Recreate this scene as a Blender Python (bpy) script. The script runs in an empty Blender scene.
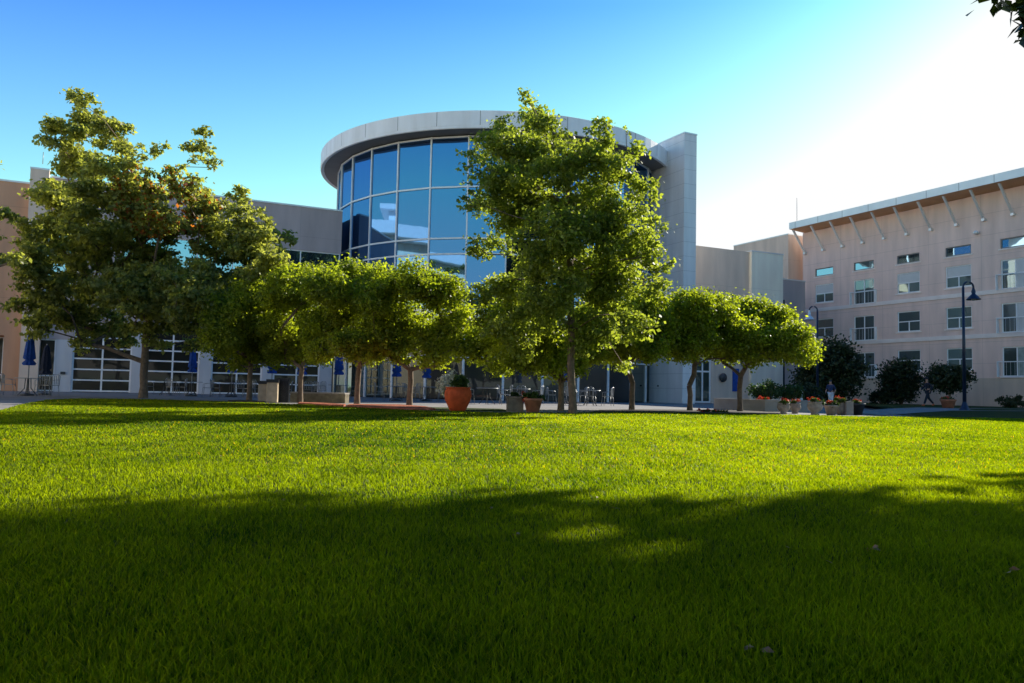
import bpy, bmesh, math, random
import numpy as np
from mathutils import Vector, Matrix
random.seed(7); rng = np.random.default_rng(7)
S = bpy.context.scene; C = S.collection
PI = math.pi; R = math.radians

# ------------------------------------------------------------------ camera
CH = 0.65; F = 800.0
PITCH, ROLL = R(3.47), R(1.23)
fw = Vector((0, math.cos(PITCH), math.sin(PITCH))); r0 = Vector((1, 0, 0)); u0 = r0.cross(fw)
rt = r0*math.cos(ROLL) + u0*math.sin(ROLL)
rt = Vector((math.cos(ROLL), 0, 0)) - u0*(-math.sin(ROLL)); up = u0*math.cos(ROLL) - r0*math.sin(ROLL)
cam = bpy.data.cameras.new('camera'); co = bpy.data.objects.new('camera', cam); C.objects.link(co)
cam.sensor_width = 36; cam.lens = F/1024*36; cam.clip_start = .05; cam.clip_end = 6000
co.matrix_world = Matrix(((rt.x, up.x, -fw.x, 0), (rt.y, up.y, -fw.y, 0), (rt.z, up.z, -fw.z, CH), (0, 0, 0, 1)))
S.camera = co
def at(px, py, Y):
    d = fw + rt*((px-512)/F) - up*((py-341.5)/F)
    return Vector((0, 0, CH)) + d*(Y/d.y)
def ground(px, Y, z=0.0):
    p = at(px, 400, Y); return Vector((p.x, Y, z))

# ------------------------------------------------------------------ helpers
class MB:
    def __init__(s): s.v = []; s.f = []; s.sm = []
    def add(s, vs, fs, smooth=False):
        o = len(s.v); s.v += [tuple(v) for v in vs]
        for f in fs: s.f.append(tuple(i+o for i in f)); s.sm.append(smooth)
        return s
    def box(s, x0, x1, y0, y1, z0, z1):
        vs = [(x, y, z) for z in (z0, z1) for y in (y0, y1) for x in (x0, x1)]
        return s.add(vs, [(0,2,3,1),(4,5,7,6),(0,1,5,4),(2,6,7,3),(0,4,6,2),(1,3,7,5)])
    def tube(s, pts, rad, n=8, caps=True, smooth=True):
        pts = [Vector(p) for p in pts]
        if not hasattr(rad, '__len__'): rad = [rad]*len(pts)
        vs = []; ref = None
        for i, p in enumerate(pts):
            t = (pts[min(i+1, len(pts)-1)] - pts[max(i-1, 0)]).normalized()
            if ref is None: ref = Vector((0,0,1)) if abs(t.z) < .9 else Vector((1,0,0))
            a = t.cross(ref).normalized(); b = t.cross(a).normalized(); ref = -a.cross(t) if False else ref
            for k in range(n):
                w = 2*PI*k/n; vs.append(p + (a*math.cos(w) + b*math.sin(w))*rad[i])
        fs = [(i*n+k, i*n+(k+1) % n, (i+1)*n+(k+1) % n, (i+1)*n+k) for i in range(len(pts)-1) for k in range(n)]
        s.add(vs, fs, smooth)
        if caps: o = len(s.v)-len(vs); s.f.append(tuple(o+k for k in range(n))[::-1]); s.sm.append(False); s.f.append(tuple(o+(len(pts)-1)*n+k for k in range(n))); s.sm.append(False)
        return s
    def lathe(s, prof, n=24, c=(0,0), smooth=True):
        vs = [(c[0]+r*math.cos(2*PI*k/n), c[1]+r*math.sin(2*PI*k/n), z) for r, z in prof for k in range(n)]
        fs = [(i*n+k, i*n+(k+1) % n, (i+1)*n+(k+1) % n, (i+1)*n+k) for i in range(len(prof)-1) for k in range(n)]
        return s.add(vs, fs, smooth)
    def build(s, name, m, parent=None):
        me = bpy.data.meshes.new(name); me.from_pydata(s.v, [], s.f); me.materials.append(m)
        me.polygons.foreach_set('use_smooth', s.sm)
        bm = bmesh.new(); bm.from_mesh(me); bmesh.ops.recalc_face_normals(bm, faces=bm.faces); bm.to_mesh(me); bm.free()
        o = bpy.data.objects.new(name, me); C.objects.link(o); o.parent = parent; return o
def tag(o, label=None, cat=None, group=None, kind=None):
    if label: o['label'] = label
    if cat: o['category'] = cat
    if group: o['group'] = group
    if kind: o['kind'] = kind
    return o
def thing(name, label, cat, loc=(0,0,0), rz=0, group=None):
    o = bpy.data.objects.new(name, None); C.objects.link(o); o.location = loc; o.rotation_euler = (0,0,rz)
    o.empty_display_size = .2
    return tag(o, label, cat, group)
def dup(root, loc, rz=0, label=None, group=None, scale=None):
    r = root.copy(); C.objects.link(r); r.location = loc; r.rotation_euler = (0,0,rz)
    if scale: r.scale = (scale,)*3
    if label: r['label'] = label
    if group: r['group'] = group
    for ch in list(root.children):
        c = ch.copy(); C.objects.link(c); c.parent = r
        for g in ch.children:
            d = g.copy(); C.objects.link(d); d.parent = c
    return r

# ------------------------------------------------------------------ materials
def base_mat(name):
    m = bpy.data.materials.new(name); m.use_nodes = True; nt = m.node_tree
    return m, nt, nt.nodes['Principled BSDF']
def N(nt, t, **k):
    n = nt.nodes.new(t)
    for a, b in k.items(): setattr(n, a, b)
    return n
def mat(name, col, rough=.7, var=.15, scale=3.0, metal=0.0, bump=0.0, bscale=60, spec=.5, col2=None, stretch=None):
    m, nt, p = base_mat(name); L = nt.links.new
    tc = N(nt, 'ShaderNodeTexCoord'); nz = N(nt, 'ShaderNodeTexNoise'); nz.inputs['Scale'].default_value = scale
    nz.inputs['Detail'].default_value = 6
    if stretch:
        mp = N(nt, 'ShaderNodeMapping'); mp.inputs['Scale'].default_value = stretch; L(tc.outputs['Object'], mp.inputs['Vector']); L(mp.outputs[0], nz.inputs['Vector'])
    else: L(tc.outputs['Object'], nz.inputs['Vector'])
    rp = N(nt, 'ShaderNodeValToRGB'); e = rp.color_ramp.elements
    e[0].position = .3; e[1].position = .7
    a = [c*(1-var) for c in col]; b = [min(1, c*(1+var)) for c in (col2 or col)]
    e[0].color = (*a, 1); e[1].color = (*b, 1)
    L(nz.outputs['Fac'], rp.inputs['Fac']); L(rp.outputs['Color'], p.inputs['Base Color'])
    p.inputs['Roughness'].default_value = rough; p.inputs['Metallic'].default_value = metal
    p.inputs['Specular IOR Level'].default_value = spec
    if bump:
        n2 = N(nt, 'ShaderNodeTexNoise'); n2.inputs['Scale'].default_value = bscale; n2.inputs['Detail'].default_value = 4
        L(tc.outputs['Object'], n2.inputs['Vector']); bp = N(nt, 'ShaderNodeBump'); bp.inputs['Strength'].default_value = bump
        bp.inputs['Distance'].default_value = .02
        L(n2.outputs['Fac'], bp.inputs['Height']); L(bp.outputs['Normal'], p.inputs['Normal'])
    return m
def panel_mat(name, col, zs, hs, axis, rough=.6, zoff=0, hoff=0, dark=.62, w=.035, var=.08):
    """wall finish with thin joint lines every zs metres of height and every hs metres along"""
    m = mat(name, col, rough, var*1.5, 1.0, bump=.15, bscale=25, stretch=(1.3,1.3,.22)); nt = m.node_tree; L = nt.links.new; p = nt.nodes['Principled BSDF']
    src = p.inputs['Base Color'].links[0].from_socket
    tc = N(nt, 'ShaderNodeTexCoord'); sp = N(nt, 'ShaderNodeSeparateXYZ'); L(tc.outputs['Object'], sp.inputs[0])
    def line(sock, step, off):
        a = N(nt, 'ShaderNodeMath', operation='ADD'); a.inputs[1].default_value = off+200*step; L(sock, a.inputs[0])
        d = N(nt, 'ShaderNodeMath', operation='DIVIDE'); d.inputs[1].default_value = step; L(a.outputs[0], d.inputs[0])
        f = N(nt, 'ShaderNodeMath', operation='FRACT'); L(d.outputs[0], f.inputs[0])
        g = N(nt, 'ShaderNodeMath', operation='LESS_THAN'); g.inputs[1].default_value = w/step; L(f.outputs[0], g.inputs[0])
        return g.outputs[0]
    fac = line(sp.outputs['Z'], zs, zoff)
    if hs:
        h = line(sp.outputs['XY'.index(axis)], hs, hoff)
        mx = N(nt, 'ShaderNodeMath', operation='MAXIMUM'); L(fac, mx.inputs[0]); L(h, mx.inputs[1]); fac = mx.outputs[0]
    mix = N(nt, 'ShaderNodeMixRGB', blend_type='MULTIPLY'); L(fac, mix.inputs['Fac']); L(src, mix.inputs['Color1'])
    mix.inputs['Color2'].default_value = (dark, dark, dark, 1); L(mix.outputs[0], p.inputs['Base Color'])
    return m
def glass_mat(name, tint, dark=(.01,.015,.02), refl=.8, rough=.02, warp=.1):
    m, nt, p = base_mat(name); L = nt.links.new
    p.inputs['Base Color'].default_value = (*dark, 1); p.inputs['Roughness'].default_value = .3
    g = N(nt, 'ShaderNodeBsdfGlossy'); g.inputs['Color'].default_value = (*tint, 1); g.inputs['Roughness'].default_value = rough
    fr = N(nt, 'ShaderNodeFresnel'); fr.inputs['IOR'].default_value = 1.5
    mr = N(nt, 'ShaderNodeMapRange'); mr.inputs['To Min'].default_value = refl; mr.inputs['To Max'].default_value = 1
    L(fr.outputs[0], mr.inputs['Value'])
    tc = N(nt, 'ShaderNodeTexCoord'); nz = N(nt, 'ShaderNodeTexNoise'); nz.inputs['Scale'].default_value = .6; L(tc.outputs['Object'], nz.inputs['Vector'])
    bp = N(nt, 'ShaderNodeBump'); bp.inputs['Strength'].default_value = warp; bp.inputs['Distance'].default_value = .05
    L(nz.outputs['Fac'], bp.inputs['Height']); L(bp.outputs['Normal'], g.inputs['Normal'])
    mx = N(nt, 'ShaderNodeMixShader'); L(mr.outputs[0], mx.inputs[0]); L(p.outputs[0], mx.inputs[1]); L(g.outputs[0], mx.inputs[2])
    L(mx.outputs[0], nt.nodes['Material Output'].inputs['Surface']); return m
def leaf_mat(name, c_dark, c_light, trans, tfac=.45):
    m, nt, p = base_mat(name); L = nt.links.new; p.inputs['Coat Weight'].default_value = 0
    at_ = N(nt, 'ShaderNodeAttribute', attribute_name='tone'); rp = N(nt, 'ShaderNodeValToRGB'); e = rp.color_ramp.elements
    e[0].color = (*c_dark, 1); e[1].color = (*c_light, 1); e[1].position = .9
    x = rp.color_ramp.elements.new(.97); x.color = (.32, .10, .03, 1)
    L(at_.outputs['Fac'], rp.inputs['Fac']); L(rp.outputs[0], p.inputs['Base Color'])
    p.inputs['Roughness'].default_value = .5; p.inputs['Specular IOR Level'].default_value = .35
    tr = N(nt, 'ShaderNodeBsdfTranslucent'); mm = N(nt, 'ShaderNodeMixRGB', blend_type='MULTIPLY'); mm.inputs['Fac'].default_value = 1
    L(rp.outputs[0], mm.inputs['Color1']); mm.inputs['Color2'].default_value = (*trans, 1); L(mm.outputs[0], tr.inputs['Color'])
    mx = N(nt, 'ShaderNodeMixShader'); mx.inputs[0].default_value = tfac
    L(p.outputs[0], mx.inputs[1]); L(tr.outputs[0], mx.inputs[2]); L(mx.outputs[0], nt.nodes['Material Output'].inputs['Surface']); return m

M = dict(
    bark=mat('bark', (.17,.12,.08), .9, .35, 8, bump=.6, bscale=30),
    metal_white=mat('white_metal', (.85,.86,.87), .45, .05, 2, metal=.1),
    white=mat('white_paint', (.90,.89,.88), .5, .05),
    frame=mat('window_frame_paint', (.90,.90,.90), .45, .05),
    alu=mat('aluminium_panel', (.80,.79,.77), .35, .06, .8, metal=.35),
    soffit=mat('grey_soffit', (.22,.21,.20), .7, .08, 1),
    soffit_brown=mat('brown_soffit', (.62,.34,.18), .7, .1, 1),
    black=mat('dark_metal', (.02,.022,.028), .45, .2, 6, metal=.4),
    darkgrey=mat('charcoal_metal', (.05,.055,.06), .5, .2, 6),
    chair=mat('chair_metal', (.30,.31,.32), .4, .1, 6, metal=.4),
    navy_post=mat('navy_painted_steel', (.02,.035,.07), .35, .2, 6, metal=.3),
    umbrella=mat('blue_canvas', (.008,.065,.34), .85, .25, 9, bump=.3),
    umbrella_dark=mat('dark_canvas', (.012,.02,.05), .85, .25, 9, bump=.3),
    terracotta=mat('terracotta', (.55,.095,.03), .8, .22, 6, bump=.2, spec=.15),
    terracotta_pale=mat('pale_terracotta', (.42,.17,.09), .8, .2, 6, bump=.2),
    stone_urn=mat('pale_stone', (.36,.30,.25), .85, .2, 9, bump=.4),
    blackpot=mat('dark_glazed', (.035,.035,.04), .35, .2, 6),
    conc=mat('concrete', (.36,.32,.29), .9, .15, 2, bump=.3),
    stonebox=mat('mossy_concrete', (.22,.18,.12), .9, .3, 5, bump=.5),
    bin=mat('tan_bin_panel', (.46,.36,.24), .7, .15, 6),
    soil=mat('dark_soil', (.03,.02,.015), 1, .3, 20),
    skin=mat('skin', (.48,.26,.17), .6, .05), navy=mat('navy_cloth', (.016,.022,.038), .9, .2, 20),
    blue_cloth=mat('blue_cloth', (.03,.05,.12), .9, .3, 14), white_cloth=mat('white_cloth', (.75,.74,.73), .9, .05, 10),
    orange=mat('orange_rubber', (.6,.12,.03), .6, .1), blind=mat('window_blind', (.62,.63,.62), .8, .04, 2),
    stone_ledge=mat('stucco_band', (.92,.80,.73), .7, .06, 1),
    curtain=mat('pale_curtain', (.30,.36,.33), .9, .2, 3),
    interior=mat('dim_interior', (.03,.026,.02), .9, .5, 1.2),
)
M['drum_glass'] = glass_mat('blue_curtain_glass', (.10,.255,.52), refl=.78, warp=.025)
M['drum_glass_low'] = glass_mat('shop_glass', (.26,.28,.25), refl=.06)
M['win_glass'] = glass_mat('window_glass', (.55,.75,.80), (.035,.06,.055), refl=.22)
M['blue_win'] = glass_mat('blue_window_glass', (.36,.58,.74), (.03,.08,.12), refl=.8)
M['door_glass'] = glass_mat('door_glass', (.3,.28,.25), (.016,.012,.008), refl=.02)
M['stucco_A'] = panel_mat('taupe_stucco', (.84,.62,.53), 1.52, 4.14, 'Y', .85, zoff=.02, hoff=1.3, dark=.82)
M['stucco_plinth'] = panel_mat('tan_stucco_plinth', (.66,.51,.39), 5, 4.14, 'Y', .85, hoff=1.3, dark=.85)
M['stucco_cream'] = panel_mat('cream_stucco', (.95,.84,.68), 4.3, 0, 'X', .85, zoff=-.1, dark=.85)
M['stucco_grey'] = panel_mat('grey_stucco', (.52,.42,.40), 5.2, 5.6, 'X', .85, dark=.85)
M['stucco_beige'] = panel_mat('beige_stucco', (.74,.58,.46), 4.3, 0, 'X', .85, zoff=-.1, dark=.85)
M['stucco_brown'] = panel_mat('brown_stucco', (.60,.34,.21), 5.2, 0, 'X', .85, dark=.85)
M['stucco_pale'] = panel_mat('pale_stucco', (.66,.64,.64), 6, 0, 'X', .8, dark=.9)
M['tower'] = panel_mat('tower_panels', (.84,.82,.80), .98, 0, 'X', .4, dark=.72, w=.03)

# leaves
M['leaf_ash'] = leaf_mat('ash_leaves', (.12,.145,.045), (.36,.38,.13), (1.8,1.75,.65), .6)
M['leaf_big'] = leaf_mat('maple_leaves', (.095,.135,.028), (.31,.35,.09), (1.9,1.9,.55), .6)
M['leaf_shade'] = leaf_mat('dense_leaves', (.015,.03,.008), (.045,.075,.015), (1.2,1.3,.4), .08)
M['leaf_dead'] = leaf_mat('dry_leaves', (.16,.08,.035), (.34,.20,.09), (1,.8,.5), .2)
M['leaf_pear'] = leaf_mat('pear_leaves', (.09,.13,.018), (.36,.39,.045), (1.9,1.95,.45), .6)
M['leaf_dark'] = leaf_mat('dark_leaves', (.022,.036,.014), (.055,.08,.03), (1,1.1,.5), .3)
M['leaf_green'] = leaf_mat('shrub_leaves', (.03,.06,.012), (.08,.13,.03), (1.2,1.3,.5), .35)
M['leaf_silver'] = leaf_mat('silver_leaves', (.45,.46,.36), (.85,.85,.72), (1,1,.9), .4)
M['petal_red'] = leaf_mat('red_petals', (.40,.035,.02), (.75,.12,.05), (1,.8,.6), .3)
M['grass'] = leaf_mat('grass_blades', (.003,.020,.002), (.080,.125,.007), (6.6,5.1,.45), .62)

M['grass'].node_tree.nodes['Principled BSDF'].inputs['Specular IOR Level'].default_value = .12
# ------------------------------------------------------------------ world and sun
SAZ, SEL = R(42), R(27.5)      # azimuth clockwise from the view axis (+Y), elevation
w = bpy.data.worlds.new('World'); S.world = w; w.use_nodes = True; nt = w.node_tree
sky = nt.nodes.new('ShaderNodeTexSky'); sky.sky_type = 'NISHITA'; sky.sun_disc = False
sky.sun_elevation = SEL; sky.sun_rotation = SAZ; sky.air_density = 1.0; sky.dust_density = .7; sky.ozone_density = 3.0; sky.altitude = 0
hs = nt.nodes.new('ShaderNodeHueSaturation'); hs.inputs['Saturation'].default_value = 1.0
gn = nt.nodes.new('ShaderNodeMixRGB'); gn.blend_type = 'MULTIPLY'; gn.inputs['Fac'].default_value = 1; gn.inputs['Color2'].default_value = (1.66, 2.28, 2.5, 1)
nt.links.new(sky.outputs[0], hs.inputs['Color']); gm = nt.nodes.new('ShaderNodeGamma'); gm.inputs['Gamma'].default_value = 1.08; pre = nt.nodes.new('ShaderNodeMixRGB'); pre.blend_type = 'MULTIPLY'; pre.inputs['Fac'].default_value = 1; pre.inputs['Color2'].default_value = (.13, .13, .13, 1)
nt.links.new(hs.outputs[0], pre.inputs['Color1']); nt.links.new(pre.outputs[0], gm.inputs['Color']); post = nt.nodes.new('ShaderNodeMixRGB'); post.blend_type = 'MULTIPLY'; post.inputs['Fac'].default_value = 1; post.inputs['Color2'].default_value = (9.5, 9.5, 9.5, 1)
nt.links.new(gm.outputs[0], post.inputs['Color1']); nt.links.new(post.outputs[0], gn.inputs['Color1']); cl_ = nt.nodes.new('ShaderNodeMixRGB'); cl_.blend_type = 'DARKEN'; cl_.inputs['Fac'].default_value = 1; cl_.inputs['Color2'].default_value = (7.7, 7.8, 7.8, 1)
# haze: brighter and paler towards the horizon, deeper blue overhead
wtc = nt.nodes.new('ShaderNodeTexCoord'); wsp = nt.nodes.new('ShaderNodeSeparateXYZ'); nt.links.new(wtc.outputs['Generated'], wsp.inputs[0])
wr = nt.nodes.new('ShaderNodeValToRGB'); we = wr.color_ramp.elements
we[0].position = 0; we[0].color = (1, 1, 1, 1); we[1].position = .62; we[1].color = (.14, .32, .49, 1)
for p_, c_ in ((.10,(.98,.97,.97)),(.20,(.84,.86,.90)),(.32,(.54,.65,.78)),(.44,(.24,.42,.61))): x_ = we.new(p_); x_.color = (*c_, 1)
nt.links.new(wsp.outputs['Z'], wr.inputs['Fac']); wm = nt.nodes.new('ShaderNodeMixRGB'); wm.blend_type = 'MULTIPLY'; wm.inputs['Fac'].default_value = 1
nt.links.new(gn.outputs[0], wm.inputs['Color1']); nt.links.new(wr.outputs[0], wm.inputs['Color2']); nt.links.new(wm.outputs[0], cl_.inputs['Color1'])
nt.links.new(cl_.outputs[0], nt.nodes['Background'].inputs['Color'])
nt.nodes['Background'].inputs['Strength'].default_value = .13
sl = bpy.data.lights.new('sun', 'SUN'); sl.energy = 9; sl.angle = R(.5); sl.color = (1, .93, .80)
so = bpy.data.objects.new('sun', sl); C.objects.link(so)
sd = Vector((math.sin(SAZ)*math.cos(SEL), math.cos(SAZ)*math.cos(SEL), math.sin(SEL)))
so.rotation_euler = sd.to_track_quat('Z', 'Y').to_euler()
S.view_settings.view_transform = 'Standard'; S.view_settings.look = 'None'; S.view_settings.exposure = 0
S.render.engine = 'CYCLES'; S.cycles.max_bounces = 8; S.cycles.transparent_max_bounces = 4; S.cycles.use_denoising = True

# ------------------------------------------------------------------ ground
def ground_mat(name, stops, scale, rough=1, bump=.5, bs=80, detail=8):
    m, nt, p = base_mat(name); L = nt.links.new
    g = N(nt, 'ShaderNodeNewGeometry'); nz = N(nt, 'ShaderNodeTexNoise'); nz.inputs['Scale'].default_value = scale; nz.inputs['Detail'].default_value = detail
    nz.inputs['Roughness'].default_value = .7
    L(g.outputs['Position'], nz.inputs['Vector']); rp = N(nt, 'ShaderNodeValToRGB'); e = rp.color_ramp.elements
    e[0].position, e[0].color = stops[0][0], (*stops[0][1], 1); e[1].position, e[1].color = stops[-1][0], (*stops[-1][1], 1)
    for s_ in stops[1:-1]: x = e.new(s_[0]); x.color = (*s_[1], 1)
    L(nz.outputs['Fac'], rp.inputs['Fac']); L(rp.outputs[0], p.inputs['Base Color']); p.inputs['Roughness'].default_value = rough
    p.inputs['Specular IOR Level'].default_value = .2
    n2 = N(nt, 'ShaderNodeTexNoise'); n2.inputs['Scale'].default_value = bs; L(g.outputs['Position'], n2.inputs['Vector'])
    bp = N(nt, 'ShaderNodeBump'); bp.inputs['Strength'].default_value = bump; bp.inputs['Distance'].default_value = .02
    L(n2.outputs['Fac'], bp.inputs['Height']); L(bp.outputs['Normal'], p.inputs['Normal']); return m
M['turf'] = ground_mat('turf', [(.3,(.018,.035,.003)),(.5,(.03,.05,.004)),(.7,(.045,.07,.005))], 1.3, bs=160, bump=1)
M['earth'] = ground_mat('far_ground', [(.3,(.06,.08,.03)),(.7,(.12,.13,.06))], .05)
M['paving'] = ground_mat('paving', [(.35,(.19,.18,.175)),(.65,(.28,.265,.25))], .8, .85, .3, 60)
M['mulch'] = ground_mat('bark_mulch', [(.35,(.16,.045,.025)),(.65,(.52,.17,.09))], 14, 1, 1, 40)
def sheet(name, pts, z, m, label=None, kind='structure', cat=None, thick=0):
    me = bpy.data.meshes.new(name); bm = bmesh.new()
    bm.faces.new([bm.verts.new((p[0], p[1], z)) for p in pts])
    bmesh.ops.triangulate(bm, faces=bm.faces); bmesh.ops.recalc_face_normals(bm, faces=bm.faces)
    for f in bm.faces:
        if f.normal.z < 0: f.normal_flip()
    if thick:
        r_ = bmesh.ops.extrude_face_region(bm, geom=bm.faces[:]); [setattr(v.co, 'z', z-thick) for v in r_['geom'] if isinstance(v, bmesh.types.BMVert)]; bmesh.ops.recalc_face_normals(bm, faces=bm.faces)
    bm.to_mesh(me); bm.free(); me.materials.append(m); o = bpy.data.objects.new(name, me); C.objects.link(o)
    o['kind'] = kind
    if label: o['label'] = label
    return o
sheet('ground', [(-3000,-3000),(3000,-3000),(3000,3000),(-3000,3000)], -.012, M['earth'])
def gxy(px, Y): p = ground(px, Y); return (p.x, p.y)
edge = [gxy(0,16.5), gxy(22,21), gxy(48,26.5), gxy(85,29.5), gxy(140,30.3), gxy(220,29.5), gxy(300,27.4), gxy(345,25.6), gxy(415,23.4), gxy(500,23.0), gxy(560,24.0), gxy(620,25.8), gxy(700,27.0), gxy(800,27.6), gxy(870,27.5)]
lawn_poly = [(-18,-12)] + [(-13,8)] + edge + [(14.5,29), (20,29.5), (46,24), (46,-12)]
sheet('lawn', lawn_poly, 0, M['turf'])
sheet('patio', [(-70,6),(60,6),(60,90),(-70,90)], -.006, M['paving'])
# raised back lawn in front of the apartment building
def back_lawn():
    mb = MB(); nx, ny = 40, 40; pts = []
    for j in range(ny+1):
        for i in range(nx+1):
            x = 13+i*1.1; y = 29.5+j*1.1
            g = max(0, min(1, (y-31)/12)); g = g*g*(3-2*g)*.22
            pts.append((x + (y-29.5)*.0, y, .002+g))
    fs = [(j*(nx+1)+i, j*(nx+1)+i+1, (j+1)*(nx+1)+i+1, (j+1)*(nx+1)+i) for j in range(ny) for i in range(nx)
          if not (pts[j*(nx+1)+i][0] < 14.5+(pts[j*(nx+1)+i][1]-29.5)*.34)]
    mb.add(pts, fs, True); o = mb.build('back_lawn', M['turf']); o['kind'] = 'structure'
back_lawn()
# curving footpath beside the back lawn
pa = MB(); cl = [gxy(862,31.5), gxy(880,33.5), gxy(905,36.5), gxy(935,39.0), (30,42), (40,43)]
for i in range(len(cl)-1):
    (x0,y0),(x1,y1) = cl[i], cl[i+1]; hw = 1.6
    def zz(y): g = max(0, min(1, (y-31)/12)); return .014+g*g*(3-2*g)*.22
    pa.add([(x0,y0-hw,zz(y0-hw)),(x1,y1-hw,zz(y1-hw)),(x1,y1+hw,zz(y1+hw)),(x0,y0+hw,zz(y0+hw))], [(0,1,2,3)])
pa.build('footpath', M['paving'])['kind'] = 'structure'
# mulch beds
def bed(pts, z=.05, m=M['mulch']): sheet('mulch_bed', pts, z, m, thick=.1)
bed([gxy(298,27.5), gxy(320,26.7), gxy(343,25.8), gxy(346,27.6), gxy(322,29), gxy(300,29.4)])
bed([gxy(228,30.5), gxy(262,29.2), gxy(268,30.8), gxy(240,32)], .03, M['soil'])
bed([gxy(346,25.5), gxy(380,24.2), gxy(415,23.3), gxy(436,24.0), gxy(425,27), gxy(400,29), gxy(350,28)])
bed([gxy(590,25.2), gxy(640,26.3), gxy(700,27.1), gxy(780,27.7), gxy(782,30), gxy(740,32.5), gxy(680,31.5), gxy(640,30.5), gxy(600,28)], .03, M['soil'])
sheet('grass_strip', [gxy(415,24.2), gxy(500,23.6), gxy(512,25.0), gxy(500,27.5), gxy(430,27.5)], .006, M['turf'])
sheet('kerb_strip', [gxy(404,23.35), gxy(500,23.0), gxy(560,24.0), gxy(560,24.25), gxy(500,23.25), gxy(404,23.6)], .016, M['conc'])

# ------------------------------------------------------------------ fast point meshes (leaves, blades)
def raw_mesh(name, verts, quads, tone, m, parent=None, tri=False):
    me = bpy.data.meshes.new(name); nv = len(verts); k = quads.shape[1]; nf = len(quads)
    me.vertices.add(nv); me.vertices.foreach_set('co', verts.astype(np.float32).ravel())
    me.loops.add(nf*k); me.loops.foreach_set('vertex_index', quads.astype(np.int32).ravel())
    me.polygons.add(nf); me.polygons.foreach_set('loop_start', np.arange(0, nf*k, k, dtype=np.int32))
    me.update(calc_edges=True)
    a = me.attributes.new('tone', 'FLOAT', 'POINT'); a.data.foreach_set('value', tone.astype(np.float32))
    me.materials.append(m); o = bpy.data.objects.new(name, me); C.objects.link(o); o.parent = parent; return o
def unit(v): return v/np.maximum(np.linalg.norm(v, axis=1, keepdims=True), 1e-9)
def leaf_cloud(name, cen, rad, n, size, m, parent=None, upb=.6, tonef=None, shell=.5, wid=.36, scat=.30):
    cen = np.array(cen); rad = np.array(rad); wgt = rad.prod(axis=1)**.67; wgt /= wgt.sum()
    idx = rng.choice(len(cen), n, p=wgt)
    d = unit(rng.normal(size=(n,3))); rr = rng.random((n,1))**shell
    p = cen[idx] + d*rr*rad[idx]*(1+scat*rng.normal(size=(n,1)))
    nrm = unit(rng.normal(size=(n,3))*.75 + np.array([0,0,upb]) + d*.4)
    t = unit(np.cross(nrm, rng.normal(size=(n,3)))); t = unit(t + np.array([0,0,-.25])); b = np.cross(nrm, t)
    s = size*(.65+.7*rng.random((n,1)))
    v = np.empty((n,4,3)); v[:,0] = p; v[:,1] = p+t*s*.45+b*s*wid+nrm*s*.08; v[:,2] = p+t*s; v[:,3] = p+t*s*.45-b*s*wid+nrm*s*.08
    ct = rng.random(len(cen)); tn = np.clip(.55*rng.random(n)+.4*ct[idx]*.9, 0, .88)
    if tonef is not None: tn = tonef(p, idx, tn)
    return raw_mesh(name, v.reshape(-1,3), np.arange(4*n).reshape(n,4), np.repeat(tn, 4), m, parent)

# ------------------------------------------------------------------ trees
def skeleton(base, fork_z, tips, r_base, lean=0, seg=.55, jit=.10, r_tip=.012, top=None):
    """grow limbs from a trunk to every tip; radii by the number of tips carried"""
    base = Vector(base); nodes = [base.copy()]; par = [-1]; cnt = [0]
    top = top if top else Vector((base.x+lean, base.y, fork_z)); k = max(3, int((top-base).length/.5))
    for i in range(1, k+1):
        p = base.lerp(top, i/k); p += Vector((random.uniform(-1,1), random.uniform(-1,1), 0))*jit*.35*min(1, i/3)
        nodes.append(p); par.append(len(nodes)-2); cnt.append(0)
    start = max(1, int(k*.55)) if top.z <= fork_z+.01 else max(1, next(i for i in range(len(nodes)) if nodes[i].z >= fork_z or i == len(nodes)-1))
    tips = sorted([Vector(t) for t in tips], key=lambda t: (t-top).length)
    for t in tips:
        best, bi = 1e9, start
        for i in range(start, len(nodes)):
            v = t-nodes[i]; L_ = v.length
            c = L_ + max(0, -v.z + .15*L_)*2.2
            if c < best: best, bi = c, i
        v = t-nodes[bi]; n = max(1, int(v.length/seg)); prev = bi
        side = Vector((random.uniform(-1,1), random.uniform(-1,1), random.uniform(0,.8)))*v.length*.10
        for j in range(1, n+1):
            f = j/n; p = nodes[bi].lerp(t, f) + side*math.sin(PI*f) + Vector((random.gauss(0,1), random.gauss(0,1), random.gauss(0,1)))*jit*.3
            nodes.append(p); par.append(prev); cnt.append(0); prev = len(nodes)-1
        q = prev
        while q != -1: cnt[q] += 1; q = par[q]
    tot = max(cnt); mb = MB()
    rad = [max(r_tip, r_base*(c/tot)**.46) if c else r_base for c in cnt]
    rad[0] = r_base*1.35
    for i in range(1, len(nodes)):
        a, b = nodes[par[i]], nodes[i]
        if (b-a).length < 1e-4: continue
        ra = min(rad[par[i]], rad[i]*1.35) if i > k else rad[par[i]]
        n = 9 if rad[i] > .08 else 5 if rad[i] > .03 else 3
        mb.tube([a, b + (b-a)*.04], [ra, rad[i]], n, caps=False)
    return mb
def blobs_world(blobs, D, dep):
    out = []
    for i, b in enumerate(blobs):
        px, py, r = b[:3]; off = b[3] if len(b) > 3 else random.uniform(-1, 1)*dep
        Y = D+off; c = at(px, py, Y)
        out.append((c, r*D/F))
    return out
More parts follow.
